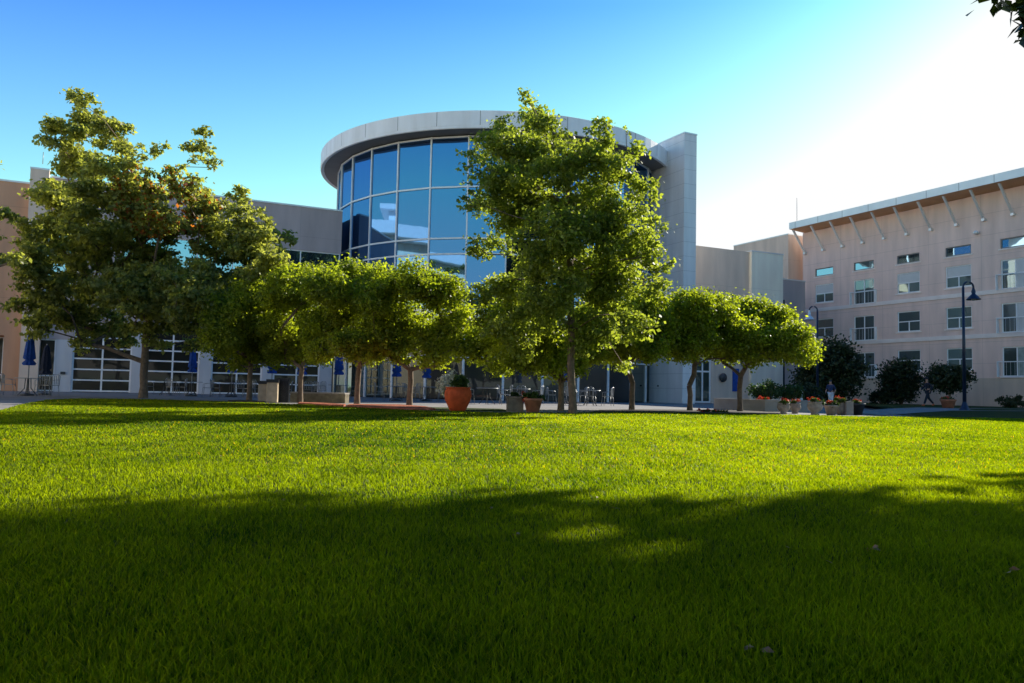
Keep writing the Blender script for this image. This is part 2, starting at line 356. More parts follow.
def clumps(bl, per, flat, rsc, minr=.25, squash=.85):
    cs, rs = [], []
    for c, r in bl:
        n = max(2, int(per*(r**1.7)))
        for _ in range(n):
            d = unit(rng.normal(size=(1,3)))[0]; q = rng.random()**.4*.82
            cs.append((c.x+d[0]*r*q, c.y+d[1]*r*q, c.z+d[2]*r*q*squash))
            k = rsc*random.uniform(.6, 1.2)*max(minr, min(r, 1.0)); rs.append((k, k, k*flat))
    return cs, rs
def tree(name, label, D, px, blobs, fork, rb, nleaf, lsize, lm, per=9, flat=.45, rsc=.55, dep=1.5, group=None, base_y=None, tonef=None, top=None, upb=.6, tipfrac=1.0, minr=.25, seg=.55, z0=0, grow=1.0):
    b = ground(px, D, z0)
    t = thing(name, label, 'tree', b, group=group); bl = [(c, r*grow) for c, r in blobs_world(blobs, D, dep)]; cs, rs = clumps(bl, per, flat, rsc, minr)
    inv = Vector(b); csl = [Vector(c)-inv for c in cs]
    tips = [c for c in csl if random.random() < tipfrac]
    tp = None if top is None else Vector((top[0], 0, top[1]))
    skeleton((0,0,-.05), fork, tips, rb, top=tp, seg=seg).build('trunk', M['bark'], t)
    tf = (lambda p, i, tn: tonef(p+np.array(inv), i, tn)) if tonef else None
    leaf_cloud('crown', [tuple(c) for c in csl], rs, nleaf, lsize, lm, t, upb, tf)
    return t

def ash_tone(p, i, tn):
    c = at(172, 208, 32); d = np.sqrt((p[:,0]-c.x)**2 + (p[:,2]-c.z)**2); m_ = (d < 1.5) & (rng.random(len(p)) < .14)
    return np.where(m_, .97, tn)
T1 = [(150,188,22),(152,215,26),(168,178,10),(160,150,9),(150,240,30),(258,232,22),(280,256,16),(262,262,24),(30,258,22),(24,300,16),(195,300,34),(128,292,30),(228,300,30),(95,120,18),(82,100,14),(72,95,10),(62,132,20),(88,128,20),(112,132,20),(130,155,16),(80,165,32),(110,180,30),(52,190,18),(65,205,28),(100,215,38),(130,205,20),(40,232,24),(70,250,36),(45,285,22),(110,265,44),(150,275,38),(205,132,10),(198,152,15),(212,160,10),(178,168,12),(188,190,18),(212,205,22),(238,195,12),(245,215,16),(180,225,26),(220,240,30),(250,245,20),(275,235,14),(292,240,9),(185,285,40),(230,280,32),(160,318,34),(100,312,34),(60,310,26),(32,325,16),(125,340,16),(212,318,30),(240,310,20),(200,345,14),(265,272,18),(82,345,12)]
tree('shade_tree', 'tallest tree at the left, broad open crown of tiered branches with a reddish dying patch', 33.0, 143, T1, 3.0, .155, 105000, .17, M['leaf_ash'], per=18, flat=.42, rsc=.44, dep=2.8, tonef=ash_tone, seg=.7, minr=.5, grow=1.22, tipfrac=.6)
T7 = [(524,96,13,0),(532,112,18),(508,128,18),(548,128,20),(482,150,17),(520,160,28),(468,178,9),(478,205,18),(512,205,30),(560,172,26),(604,122,13),(598,145,20),(628,132,8),(618,168,20),(590,195,28),(632,208,14),(550,235,34),(498,243,18),(600,240,34),(645,242,20),(505,285,26),(555,288,34),(612,288,34),(650,288,18),(528,328,28),(588,332,30),(632,325,20),(492,325,12),(500,140,22),(540,150,26),(575,160,22),(600,165,24),(630,152,14),(642,190,18),(470,158,12),(472,200,14),(500,180,26),(535,200,28),(572,210,28),(610,220,28),(655,225,16),(480,248,16),(656,265,16),(482,290,16),(620,260,26),(540,260,28),(625,362,12),(518,352,14),(575,265,30)]
tree('shade_tree', 'tall slender tree in front of the rotunda with two pointed tops', 23.5, 573, T7, 2.2, .11, 66000, .12, M['leaf_big'], per=32, flat=.6, rsc=.46, dep=1.5, grow=1.15, tipfrac=.5, top=(-.3, 7.6), seg=.45, minr=.28)
small = [
 (31.5, 249, [(235,310,24),(262,300,26),(250,335,24),(222,335,20),(282,335,20),(240,355,16),(265,358,14)], 'dark round-headed tree shaded beside the two tan bins', 1.3),
 (30.5, 300, [(288,290,24),(316,284,22),(300,322,28),(274,330,18),(332,325,18),(300,350,18),(275,350,14),(326,350,14)], 'round-headed tree in shade just right of the tan bins', 1.3),
 (28.5, 357, [(330,290,22),(356,280,20),(345,320,30),(318,328,20),(378,300,24),(378,335,18),(350,345,18),(325,350,14),(372,352,14)], 'round-headed tree over the left end of the red mulch', 1.3),
 (28.2, 409.5, [(382,285,20),(410,281,20),(440,292,22),(457,318,17),(402,322,28),(435,338,20),(376,335,18),(462,348,13),(400,350,16),(382,352,14),(432,356,14),(450,340,16)], 'round-headed sunlit tree just left of the large terracotta pot', 1.3),
 (27.0, 561, [(512,318,24),(536,308,24),(498,342,18),(545,348,22),(480,338,15),(582,340,24),(520,358,18),(478,352,14),(500,362,14),(550,362,18),(580,362,14),(495,320,18)], 'small tree standing directly behind the tall slender tree', 1.4),
 (29.0, 632, [(600,322,24),(640,310,24),(625,345,22),(660,332,20),(590,350,14),(652,348,16),(606,350,16),(668,346,12)], 'small vase-shaped tree just right of the tall slender tree', 1.0),
 (30.0, 690, [(665,320,24),(690,306,18),(712,312,20),(685,340,22),(720,340,20),(652,344,15),(724,350,14),(690,335,24)], 'second tree from the right in the row, before the tall panelled wall', .95),
 (30.6, 740, [(730,310,20),(756,316,20),(742,342,24),(776,330,18),(792,342,20),(806,352,13),(780,320,16),(716,346,14),(766,350,14),(788,350,14)], 'rightmost tree of the small row, bright yellow-green crown leaning right', .95),
]
for D, px, bl, lab, fk in small:
    tree('ornamental_tree', lab, D, px, bl, fk, .095, 42000, .11, M['leaf_pear'], per=46, flat=.75, rsc=.42, dep=1.5, group='small round-headed trees along the patio edge', seg=.35, minr=.35, grow=1.32, tipfrac=.5)
for k_, (x_, y_) in enumerate(((-27,18),(-29,10),(-28,2),(-26,-8),(-19,-17))):  # unseen copies added so the rotunda's ground-floor glass mirrors green
    src = [o for o in S.objects if o.name.startswith('ornamental_tree')][k_]
    dup(src, (x_, y_, 0), k_*1.3, 'small tree added out of view left of the lawn for green reflections, number %d counting towards the camera' % (k_+1), scale=1.15)
# trees reaching into the frame from outside it
tree('shade_tree', 'tree outside the left edge whose leafy branch tips reach in at mid height', 27, -95, [(-60,150,50),(-90,210,60),(-40,240,35),(-8,214,12),(8,214,9),(0,262,16),(18,258,8),(-30,290,30),(-110,120,45),(-120,280,50),(-70,320,35)], 2.4, .22, 16000, .18, M['leaf_ash'], per=6, flat=.4, rsc=.6, dep=1.5, seg=.7, minr=.5)
# large tree to the right of the camera: it shades the foreground
def near_tree(loc, cz, a, b, n, label, spr=None, extra=()):
    t = thing('shade_tree', label, 'tree', loc); cs, rs = [], []
    for _ in range(330):
        d = unit(rng.normal(size=(1,3)))[0]; q = rng.random()**.4
        cs.append((d[0]*a*q, d[1]*a*q, cz+d[2]*b*q)); k = random.uniform(1.0,1.6); rs.append((k,k,k*.55))
    for ex, ey, ez, ea, eb, en in extra:
        for _ in range(en):
            d = unit(rng.normal(size=(1,3)))[0]; q = rng.random()**.4
            cs.append((ex-loc[0]+d[0]*ea*q, ey-loc[1]+d[1]*ea*q, ez+d[2]*eb*q)); k = random.uniform(.8,1.4); rs.append((k,k,k*.5))
    if spr:   # gaps in the crown let the sun through in a few soft patches
        for gx, gy, gr in ((.45,3.15,.42),(-.4,2.2,.45)):
            g0 = Vector((gx,gy,0)); kp = [i for i in range(len(cs)) if ((Vector(cs[i])+Vector(loc)-g0).cross(sd)).length > gr]
            cs = [cs[i] for i in kp]; rs = [rs[i] for i in kp]
    for c_ in spr or []:
        cs.append((c_[0]-loc[0], c_[1]-loc[1], c_[2])); rs.append((.2,.2,.16))
    skeleton((0,0,-.05), cz-b*.9, [Vector(c) for c in cs], .3, seg=.9).build('trunk', M['bark'], t)
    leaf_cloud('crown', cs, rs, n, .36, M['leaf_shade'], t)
rng = np.random.default_rng(21); random.seed(21)
sp = [tuple(at(px, py, 17)) for px, py in ((1024,6),(1021,14),(1027,24),(1026,40),(1032,32),(1034,10),(1038,20))]
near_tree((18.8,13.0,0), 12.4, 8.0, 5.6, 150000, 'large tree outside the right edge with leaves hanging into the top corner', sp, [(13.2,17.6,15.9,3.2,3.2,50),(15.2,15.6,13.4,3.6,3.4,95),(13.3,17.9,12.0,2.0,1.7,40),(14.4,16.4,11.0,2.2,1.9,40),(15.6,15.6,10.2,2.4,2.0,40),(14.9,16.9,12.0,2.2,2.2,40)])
near_tree((22.5,9.0,0), 11.2, 6.4, 5.6, 40000, 'large tree beyond the right edge, wholly out of view')

near_tree((1.5,-3.5,0), 9.2, 10.0, 4.6, 130000, 'unseen large tree added behind the camera to block skylight')  # added overhead canopy: keeps sky light off the foreground grass
near_tree((-8.5,-9.5,0), 8.8, 8.0, 4.4, 40000, 'unseen large tree added behind and left of the camera to block skylight')  # another added crown, never in view, dimming the sky over the near lawn
# ------------------------------------------------------------------ grass blades
def blades(name, n, dmin, dmax, pw, hgt, wdt, spread=.80, poly=None):
    u_ = rng.random(n); e = 1-pw
    d = (dmin**e + u_*(dmax**e-dmin**e))**(1/e)
    x = (rng.random(n)*2-1)*d*spread + 0; y = d
    keep = inside(x, y) ; x, y, d = x[keep], y[keep], d[keep]; n = len(x)
    h = hgt(d)*(.55+.75*rng.random(n)); h = h*hvar_(x, y); w_ = wdt(d)*(.7+.6*rng.random(n)); a = rng.random(n)*2*PI; l = rng.random(n)*1.15*h; la = rng.random(n)*2*PI
    dx, dy = np.cos(a)*w_, np.sin(a)*w_; lx, ly = np.cos(la)*l, np.sin(la)*l
    ph = np.sin(x*.9+np.sin(y*.5))*np.cos(y*.7)*.12
    for k_, (fx, fy, am) in enumerate(((.35,.22,.12),(1.7,1.1,.10),(3.9,2.3,.09),(.8,.31,.10),(7.3,5.1,.07))): ph = ph+am*np.sin(fx*x+fy*y*(-1)**k_+k_*2.1)*np.cos(fy*x*1.3-fx*y*.6+k_)
    tn = np.clip(.15+.6*rng.random(n)+ph, 0, .9); hvar = 1+1.2*ph
    dead = rng.random(n) < .012; tn[dead] = .92
    if dmax < 9:
        v = np.empty((n,5,3)); z0 = np.full(n, -.002)
        v[:,0] = np.stack([x-dx, y-dy, z0], 1); v[:,1] = np.stack([x+dx, y+dy, z0], 1)
        v[:,2] = np.stack([x+dx*.75+lx*.35, y+dy*.75+ly*.35, h*.6], 1); v[:,3] = np.stack([x-dx*.75+lx*.35, y-dy*.75+ly*.35, h*.6], 1)
        v[:,4] = np.stack([x+lx, y+ly, h], 1)
        b = np.arange(n)[:,None]*5; tris = np.concatenate([b+[0,1,2], b+[0,2,3], b+[3,2,4]])
        return raw_mesh(name, v.reshape(-1,3), tris, np.repeat(tn, 5)*np.tile([.5,.5,.95,.95,1.0], n), M['grass'])
    v = np.empty((n,3,3)); v[:,0] = np.stack([x-dx, y-dy, 0*x], 1); v[:,1] = np.stack([x+dx, y+dy, 0*x], 1); v[:,2] = np.stack([x+lx, y+ly, h], 1)
    return raw_mesh(name, v.reshape(-1,3), np.arange(3*n).reshape(n,3), np.repeat(tn, 3), M['grass'])
def hvar_(x, y): return 1+.18*np.sin(2.3*x+1.1*np.sin(1.9*y))*np.sin(2.9*y+.7*x)
def inside(x, y):
    r = np.zeros(len(x), bool); P = lawn_poly; j = len(P)-1
    for i in range(len(P)):
        (xi, yi), (xj, yj) = P[i], P[j]
        c = ((yi > y) != (yj > y)) & (x < (xj-xi)*(y-yi)/(yj-yi+1e-12)+xi); r ^= c; j = i
    return r
g1 = blades('grass', 300000, 1.1, 6.5, .55, lambda d: .030+0*d, lambda d: .0012+.0003*d)
g2 = blades('grass', 480000, 6.0, 30.5, .85, lambda d: .021+.0003*d, lambda d: .00085*d**.9)
for g, lb in ((g1, 'short mown grass of the shaded foreground lawn'), (g2, 'sunlit mown grass of the open lawn')): tag(g, lb, 'grass', kind='stuff')
cs_ = []; 
for _ in range(90):
    d_ = 2+26*random.random()**1.4; cs_.append((random.uniform(-.75,.75)*d_, d_, .022))
fl_ = leaf_cloud('fallen_leaves', cs_, [(.02,.02,.006)]*len(cs_), 90, .035, M['leaf_dead'], None, 2.0)
tag(fl_, 'scattered dry leaves lying on the lawn', 'leaves', kind='stuff')

# ------------------------------------------------------------------ buildings (local x runs along the camera-facing walls, local y runs away)
BZ = R(26)
ub = Vector((math.cos(BZ), math.sin(BZ), 0)); ua = Vector((-math.sin(BZ), math.cos(BZ), 0))
# left hall ------------------------------------------------
H = thing('dining_hall', 'long grey hall behind the left trees with white framed glass roller doors', 'building', (-24.1,47,0), BZ)
ztop = 12.35
doors = [(-1.5,1.62),(2.35,5.4),(6.1,9.15),(9.85,12.8)]
w = MB(); w.box(-3.95,13.95,.002,14,9.5,ztop); w.build('upper_wall', M['stucco_grey'], H)
w = MB(); xs = -4.0
w.box(-1.45,13.95,0,14,3.95,6.8); w.box(-4,-3.1,.0,14,3.0,9.5); w.box(-3.1,-1.45,.0,14,3.0,5.5)
w.box(-1.45,0.8,.0,14,6.8,9.5)
w.build('wall', M['stucco_grey'], H)
w = MB()
prev = -1.5
for a_, b_ in ((-4.0,-3.75),(-2.35,-1.5)): MB().box(a_,b_,0,.6,-.3,3.0).build('pillar', M['stucco_pale'], H)
for i, (a, b) in enumerate(doors):
    e = doors[i+1][0] if i < 3 else 13.6
    MB().box(b, e, 0, .6, -.3, 3.95).build('pillar', M['stucco_pale'], H)
for a, b in doors:
    f = MB(); zt = 3.22; f.box(a,a+.09,.10,.2,.0,3.9); f.box(b-.09,b,.10,.2,.0,3.9); mid = (a+b)/2
    f.box(mid-.05,mid+.05,.105,.19,.02,3.88)
    for k in range(6):
        z = .03+k*.625; f.box(a+.09,mid-.05,.11,.185,z,z+.085); f.box(mid+.05,b-.09,.11,.185,z,z+.085)
    f.box(a+.09,mid-.05,.11,.185,3.8,3.88); f.box(mid+.05,b-.09,.11,.185,3.8,3.88)
    fo = f.build('roller_door', M['white'], H)
    g = MB(); g.box(a+.05,b-.05,.14,.16,.03,3.85); g.build('glass', M['door_glass'], fo)
def window(parent, x0, x1, z0, z1, y=.08, bars=(), hb=(), glass='win_glass', name='window', fm='frame', t=.07):
    f = MB(); f.box(x0,x0+t,y-.05,y+.04,z0,z1); f.box(x1-t,x1,y-.05,y+.04,z0,z1); f.box(x0+t,x1-t,y-.05,y+.04,z0,z0+t); f.box(x0+t,x1-t,y-.05,y+.04,z1-t,z1)
    for b in bars: f.box(b-t/2,b+t/2,y-.045,y+.035,z0+t,z1-t)
    xs = [x0+t]+[v for b in bars for v in (b-t/2, b+t/2)]+[x1-t]
    for h in hb:
        for k in range(0, len(xs), 2): f.box(xs[k],xs[k+1],y-.045,y+.035,h-t/2,h+t/2)
    fo = f.build(name, M[fm], parent); g = MB(); g.box(x0+.03,x1-.03,y-.01,y+.01,z0+.03,z1-.03); g.build('glass', M[glass], fo); return fo
window(H, -3.1,-1.45,5.5,9.5, y=.1, bars=(), hb=(6.3,8.0), glass='blue_win')
window(H, .8,13.9,6.8,9.5, y=.12, bars=(2.9,5.0,7.1,9.2,11.3), hb=(), glass='blue_win', name='ribbon_window')
window(H, -3.75,-2.35,.02,3.0, y=.15, bars=(), hb=(.9,), glass='door_glass', name='ground_window')
MB().box(-3.05,13.95,-.06,.3,12.35,12.45).build('roof_edge', M['alu'], H)
MB().box(-2.05,-1.8,-.09,0,1.0,1.15).build('wall_fitting', M['darkgrey'], H)
MB().box(-1.3,13.2,.9,1.0,.02,3.9).build('interior_wall', M['interior'], H)
P = thing('stair_pier', 'tall pale pier with a narrow lit edge rising above the brown wing', 'wall', (-24.1,47,0), BZ)
MB().box(-4.05,-3.12,-.6,-.005,-.3,12.6).build('pier_wall', M['stucco_beige'], P)
MB().box(-4.07,-3.1,-.62,.2,12.602,12.7).build('coping', M['alu'], P)
MB().tube([(-3.5,-.3,13.0),(-3.5,-.3,13.7)], .02, 5).build('mast', M['chair'], P)
W2 = thing('brown_wing', 'warm brown stucco wing at the left edge of the photo', 'building', (-24.1,47,0), BZ)
MB().box(-14,-4.06,-.1,12,3.1,11.8).box(-14,-13.5,-.1,12,-.3,3.1).box(-4.9,-4.06,-.1,12,-.3,3.1).box(-13.5,-4.9,1.2,12,-.3,3.1).build('wall', M['stucco_brown'], W2)
MB().box(-14,-4.06,-.15,.3,11.802,11.9).build('roof_edge', M['alu'], W2)
window(W2, -13.4,-5.0,.02,3.05, y=1.1, bars=(-11.2,-8.6), hb=(.9,), glass='door_glass', name='ground_window')

# rotunda ------------------------------------------------
DC = (-1.35, 60.4); RD = 11.9; RO = 13.2
D_ = thing('glass_rotunda', 'round building of blue mirrored glass under a wide white rim roof', 'building', (DC[0],DC[1],0))
ths = [R(7.6+11.7*k) for k in range(-15, 16)]          # clockwise from facing the camera, positive = left
def dp(th, r, z): return (-r*math.sin(th), -r*math.cos(th), z)
levels = [(.05,2.6,'drum_glass_low'),(2.6,5.0,'drum_glass_low'),(5.55,8.93,'drum_glass'),(8.93,9.9,'drum_glass'),(9.9,13.1,'drum_glass'),(13.1,16.3,'drum_glass')]
bk = MB(); bk.lathe([(RD-.6,0),(RD-.6,16.2)], 48); bk.build('core_wall', M['interior'], D_)
for i in range(len(ths)-1):
    if not (-100 < math.degrees(ths[i]) < 100): continue
    a, b = ths[i], ths[i+1]
    for z0, z1, g in levels:
        r = RD-.02; tl = random.gauss(0,.003); t2 = random.gauss(0,.004)
        mb = MB(); mb.add([dp(a,r+t2,z0), dp(b,r-t2,z0), dp(b,r-t2+tl,z1), dp(a,r+t2+tl,z1)], [(0,1,2,3)]); mb.build('window_pane', M[g], D_)
fr = MB()
for a in ths:
    c = Vector(dp(a,1,0)); t = Vector((c.y,-c.x,0)); n = c
    for z0, z1, hw in ((0,5.0,.07),(5.55,16.3,.045)):
        vs = [n*(RD+q)+t*s for q in (-.06,.07) for s in (-hw,hw)]
        pts = [(v.x,v.y,z) for z in (z0,z1) for v in vs]
        fr.add(pts, [(0,1,3,2),(4,6,7,5),(0,4,5,1),(2,3,7,6),(0,2,6,4),(1,5,7,3)])
for z in (2.6,8.93,9.9,13.1,16.24):
    for i in range(len(ths)-1):
        a, b = ths[i], ths[i+1]; pts = []
        for zz_ in (z-.05,z+.05):
            for q in (-.04,.055):
                for th in (a,b): pts.append(dp(th,RD+q,zz_))
        fr.add(pts, [(0,1,3,2),(4,6,7,5),(0,4,5,1),(2,3,7,6),(0,2,6,4),(1,5,7,3)])
fr.build('window_frame', M['metal_white'], D_)
sb = MB(); sb.lathe([(RD-.3,5.0),(RD+.12,5.0),(RD+.12,5.55),(RD-.3,5.55)], 93, smooth=False); sb.build('spandrel_band', M['alu'], D_)
MB().lathe([(0,16.38),(RO-.25,16.38)], 96).build('soffit', M['soffit'], D_)
rm = MB(); rm.lathe([(RO-.25,16.375),(RO-.05,16.32),(RO,16.35),(RO,16.5),(RO+.012,16.51),(RO+.012,17.4),(RO-.1,17.45),(RO-1.5,17.5),(0,17.7)], 120, smooth=False)
rmo = rm.build('roof_rim', panel_mat('rim_panels', (.95,.93,.91), 30, 0, 'X', .45), D_)
js = MB()
for k in range(-8, 9):
    th = R(7.6+11.7*k-4); js.add([dp(th,RO+.018,16.51), dp(th+.0022,RO+.018,16.51), dp(th+.0022,RO+.018,17.39), dp(th,RO+.018,17.39)], [(0,1,2,3)])
js.build('rim_joint', M['soffit'], rmo)

# panelled tower ------------------------------------------------
TW = thing('panelled_wall_tower', 'tall thin slab of pale metal panels closing the right side of the rotunda', 'wall', (11.3,52.8,0), BZ)
MB().box(0,1.02,0,16,-.3,18.12).build('wall', M['tower'], TW)
MB().box(-.03,1.05,-.03,16,18.122,18.22).build('coping', M['alu'], TW)
MB().box(-.05,-.003,2.6,2.72,1.1,1.2).build('wall_fitting', M['darkgrey'], TW)
# connecting wall + entrance
LW = thing('entrance_wall', 'beige entrance bay with a white framed door between tower and cream block', 'building', (12.3,57.5,0), BZ)
MB().box(.6,9,0,6,3.2,11.5).box(.6,1.1,0,6,-.3,3.2).box(2.6,9,0,6,-.3,3.2).build('wall', M['stucco_beige'], LW)
window(LW, 1.1,2.6,.02,3.15, y=.1, bars=(1.85,), hb=(2.3,), glass='win_glass', name='door', fm='white', t=.12)
MB().box(4.6,5.2,-.06,-.003,.9,2.6).build('blue_panel', M['umbrella'], LW)
MB().lathe([(0,0),(.33,.02),(.33,.1),(0,.12)],16).build('wall_disc', M['darkgrey'], LW)
bpy.data.objects['wall_disc'].location = (3.6,-.1,1.9); bpy.data.objects['wall_disc'].rotation_euler = (PI/2,0,0)
# cream block
CB = thing('cream_block', 'plain cream stucco block with a bright left side beside the tower', 'building', (18.0,60.0,0), BZ)
MB().box(0,3.15,0,5.5,-.3,11.5).build('wall', M['stucco_cream'], CB)
MB().box(-.04,3.19,-.04,5.5,11.502,11.6).build('coping', M['alu'], CB)
RB = thing('rear_block', 'taller taupe stucco block behind the cream block', 'building', (24.9,72,0), BZ)
MB().box(0,6,0,7.2,-.3,15.3).build('wall', M['stucco_beige'], RB)
MB().box(-.04,6,-.04,7.2,15.302,15.4).build('coping', M['alu'], RB)
KB = thing('link_block', 'low shaded link between cream block and apartment building', 'building', (21.8,65.2,0), BZ)
MB().box(-3,2.9,0,6,-.3,10.2).build('wall', M['stucco_grey'], KB)
MB().box(-3,2.9,-.05,.3,10.202,10.3).build('coping', M['alu'], KB)
MB().tube([(.4,-.12,0),(.4,-.12,8.5)], .09, 8).build('downpipe', M['darkgrey'], KB)

# apartment building: local y runs along the facade (away from camera), facade at local x=0 facing -x ------------
AB = thing('apartment_building', 'four storey taupe apartment building with bracketed overhanging roof at right', 'building', (34.6,54,.2), BZ)
y1 = 19.5; y0 = -19.0
cols = [17.2+4.14,17.2,13.05,8.9,4.75,.6,-3.55,-7.7,-11.85,-16.0]; cols = [c-.13 for c in cols if c < 18.5]
kinds = ['sash','rail','sash','sash','rail','sash','sash','rail','sash']
ops = []
for c, k in zip(cols, kinds):
    for fl in range(3):
        zb = 2.1+3.03*fl
        ops.append((c, (zb, zb+2.05) if k == 'rail' else (zb+.5, zb+2.1), k, fl))
    ops.append((c, (11.0,11.7), 'clerestory', 3))
# wall as cells with real openings
zs = sorted({-.5,15.15,2.0}|{round(z,3) for o in ops for z in o[1]}); ys = sorted({y0,y1}|{round(c+s*1.0,3) for c in cols for s in (-1,1)})
def open_(yc, zc): return any(abs(yc-c) < 1.0 and z[0] < zc < z[1] for c, z, _, _ in ops)
wu, wl = MB(), MB()
def grid_wall(mb, za, zb_, x):
    zz = [z for z in zs if za <= z <= zb_]
    for j in range(len(zz)-1):
        run = None
        for i in range(len(ys)-1):
            yc, zc = (ys[i]+ys[i+1])/2, (zz[j]+zz[j+1])/2
            if open_(yc, zc):
                if run is not None: mb.add([(x,run,zz[j]),(x,ys[i],zz[j]),(x,ys[i],zz[j+1]),(x,run,zz[j+1])], [(0,1,2,3)]); run = None
            elif run is None: run = ys[i]
        if run is not None: mb.add([(x,run,zz[j]),(x,y1,zz[j]),(x,y1,zz[j+1]),(x,run,zz[j+1])], [(0,1,2,3)])
grid_wall(wu, 2.0, 15.15, 0); grid_wall(wl, -.5, 2.0, 0)
for c, z, k, fl in ops:       # reveals
    a, b = c-1, c+1
    for q in ([(0,a,z[0]),(.22,a,z[0]),(.22,a,z[1]),(0,a,z[1])], [(0,b,z[0]),(.22,b,z[0]),(.22,b,z[1]),(0,b,z[1])], [(0,a,z[0]),(0,b,z[0]),(.22,b,z[0]),(.22,a,z[0])], [(0,a,z[1]),(0,b,z[1]),(.22,b,z[1]),(.22,a,z[1])]):
        wu.add(q, [(0,1,2,3)])
wu.add([(0,y1,-.3),(14,y1,-.3),(14,y1,15.15),(0,y1,15.15)], [(0,1,2,3)]); wu.add([(0,y0,-.3),(14,y0,-.3),(14,y0,15.15),(0,y0,15.15)], [(0,1,2,3)])
wu.add([(14,y0,-.3),(14,y1,-.3),(14,y1,15.15),(14,y0,15.15)], [(0,1,2,3)])
wu.build('wall', M['stucco_A'], AB); wl.build('plinth', M['stucco_plinth'], AB)
for zc in (8.05,4.98): MB().box(-.07,-.002,y0,y1,zc-.15,zc+.15).build('ledge_band', M['stone_ledge'], AB)
rf = MB(); o_ = 1.75
rf.add([(-o_,y0,15.30),(-o_,y1-.1,15.30),(-o_,y1-.1,15.88),(-o_,y0,15.88),(.3,y0,15.14),(.3,y1-.1,15.14),(14,y1-.1,15.16),(14,y0,15.16),(14,y1-.1,16.05),(14,y0,16.05)],
       [(0,1,2,3),(3,2,8,9),(1,5,6,8,2),(0,3,9,7,4)])
rfo = rf.build('roof', M['alu'], AB)
MB().add([(-o_+.03,y0,15.295),(-o_+.03,y1-.12,15.295),(.28,y1-.12,15.16),(.28,y0,15.16)], [(0,1,2,3)]).build('soffit', M['soffit_brown'], rfo)
jn = MB()
for k in range(-8, 9): y = .7+2.07*2*k*.62; jn.box(-o_-.008,-o_-.002,y,y+.03,15.31,15.87) if y0 < y < y1 else None
jn.build('fascia_joint', M['soffit'], rfo)
k = 0; y = 19.1
while y > y0:
    b = MB(); vs = [(-.05,y-.07,13.25),(-.05,y+.07,13.25),(-1.5,y-.07,15.22),(-1.5,y+.07,15.22),(-.22,y-.07,13.25),(-.22,y+.07,13.25),(-1.66,y-.07,15.20),(-1.66,y+.07,15.20)]
    b.add(vs, [(0,1,3,2),(4,6,7,5),(0,2,6,4),(1,5,7,3),(0,4,5,1),(2,3,7,6)]); b.box(-.28,-.002,y-.11,y+.11,13.16,13.34)
    b.build('roof_bracket', M['alu'], AB); y -= 2.07
blinds = {(2,2):.5,(3,2):.5,(4,2):.55,(1,2):.2}
for ci, (c, k) in enumerate(zip(cols, kinds)):
    for oc, z, kk, fl in [o for o in ops if o[0] == c]:
        a, b = c-1, c+1; f = MB(); t = .075; X0, X1 = .06, .14
        def bar(ya, yb, za, zb_): f.box(X0,X1,ya,yb,za,zb_)
        bar(a,a+t,*z); bar(b-t,b,*z); bar(a+t,b-t,z[0],z[0]+t); bar(a+t,b-t,z[1]-t,z[1])
        if kk == 'sash':
            zm = z[0]+(z[1]-z[0])*.5; bar(a+t,b-t,zm-t/2,zm+t/2); bar(c-t/2,c+t/2,z[0]+t,zm-t/2)
        elif kk == 'rail': bar(c-t/2,c+t/2,z[0]+t,z[1]-t); bar(a+t,c-t/2,z[0]+1.0,z[0]+1.05); bar(c+t/2,b-t,z[0]+1.0,z[0]+1.05)
        gm = 'blue_win' if kk == 'clerestory' else 'win_glass'
        fo = f.build({'sash':'window','rail':'balcony_window','clerestory':'clerestory_window'}[kk], M['frame'] if kk != 'clerestory' else M['soffit'], AB)
        MB().box(.10,.115,a+.03,b-.03,z[0]+.03,z[1]-.03).build('glass', M[gm], fo)
        MB().box(-.06,.05,a-.12,b+.12,z[0]-.10,z[0]-.005).build('sill', M['stone_ledge'], fo)
        if kk == 'sash' and fl == 2: MB().box(.075,.095,a+.09,b-.09,z[0]+.8,z[1]-.09).build('blind', M['blind'], fo)
        if kk == 'rail':
            if ci != 1: MB().box(.075,.095,a+.1,c-.05,z[0]+.09,z[1]-.09).build('curtain', M['blind' if fl else 'curtain'], fo)
            r_ = MB(); zr = z[0]+1.0; r_.box(-.22,-.16,a-.25,b+.25,zr,zr+.045); r_.box(-.20,-.18,a-.25,b+.25,z[0]-.01,z[0]+.01)
            r_.box(-.22,-.003,a-.25,a-.20,z[0]-.02,zr+.06); r_.box(-.22,-.003,b+.2,b+.25,z[0]-.02,zr+.06)
            for q in range(9): yy = a-.18+q*(2.36/8); r_.box(-.195,-.185,yy,yy+.008,z[0]+.03,zr)
            r_.build('railing', M['frame'], fo)
MB().box(.9,1.0,y0+.1,y1-.1,-.2,15.2).build('interior_wall', M['interior'], AB)
MB().lathe([(0,0),(.16,.02),(.2,.12),(.12,.24),(0,.26)],14).build('security_lamp', M['white'], AB)
sl_ = bpy.data.objects['security_lamp']; sl_.location = (-.2,3.1,12.3)
MB().tube([(-.4,19.8,16.3),(-.4,19.8,18.4)], .025, 5).build('mast', M['chair'], AB)
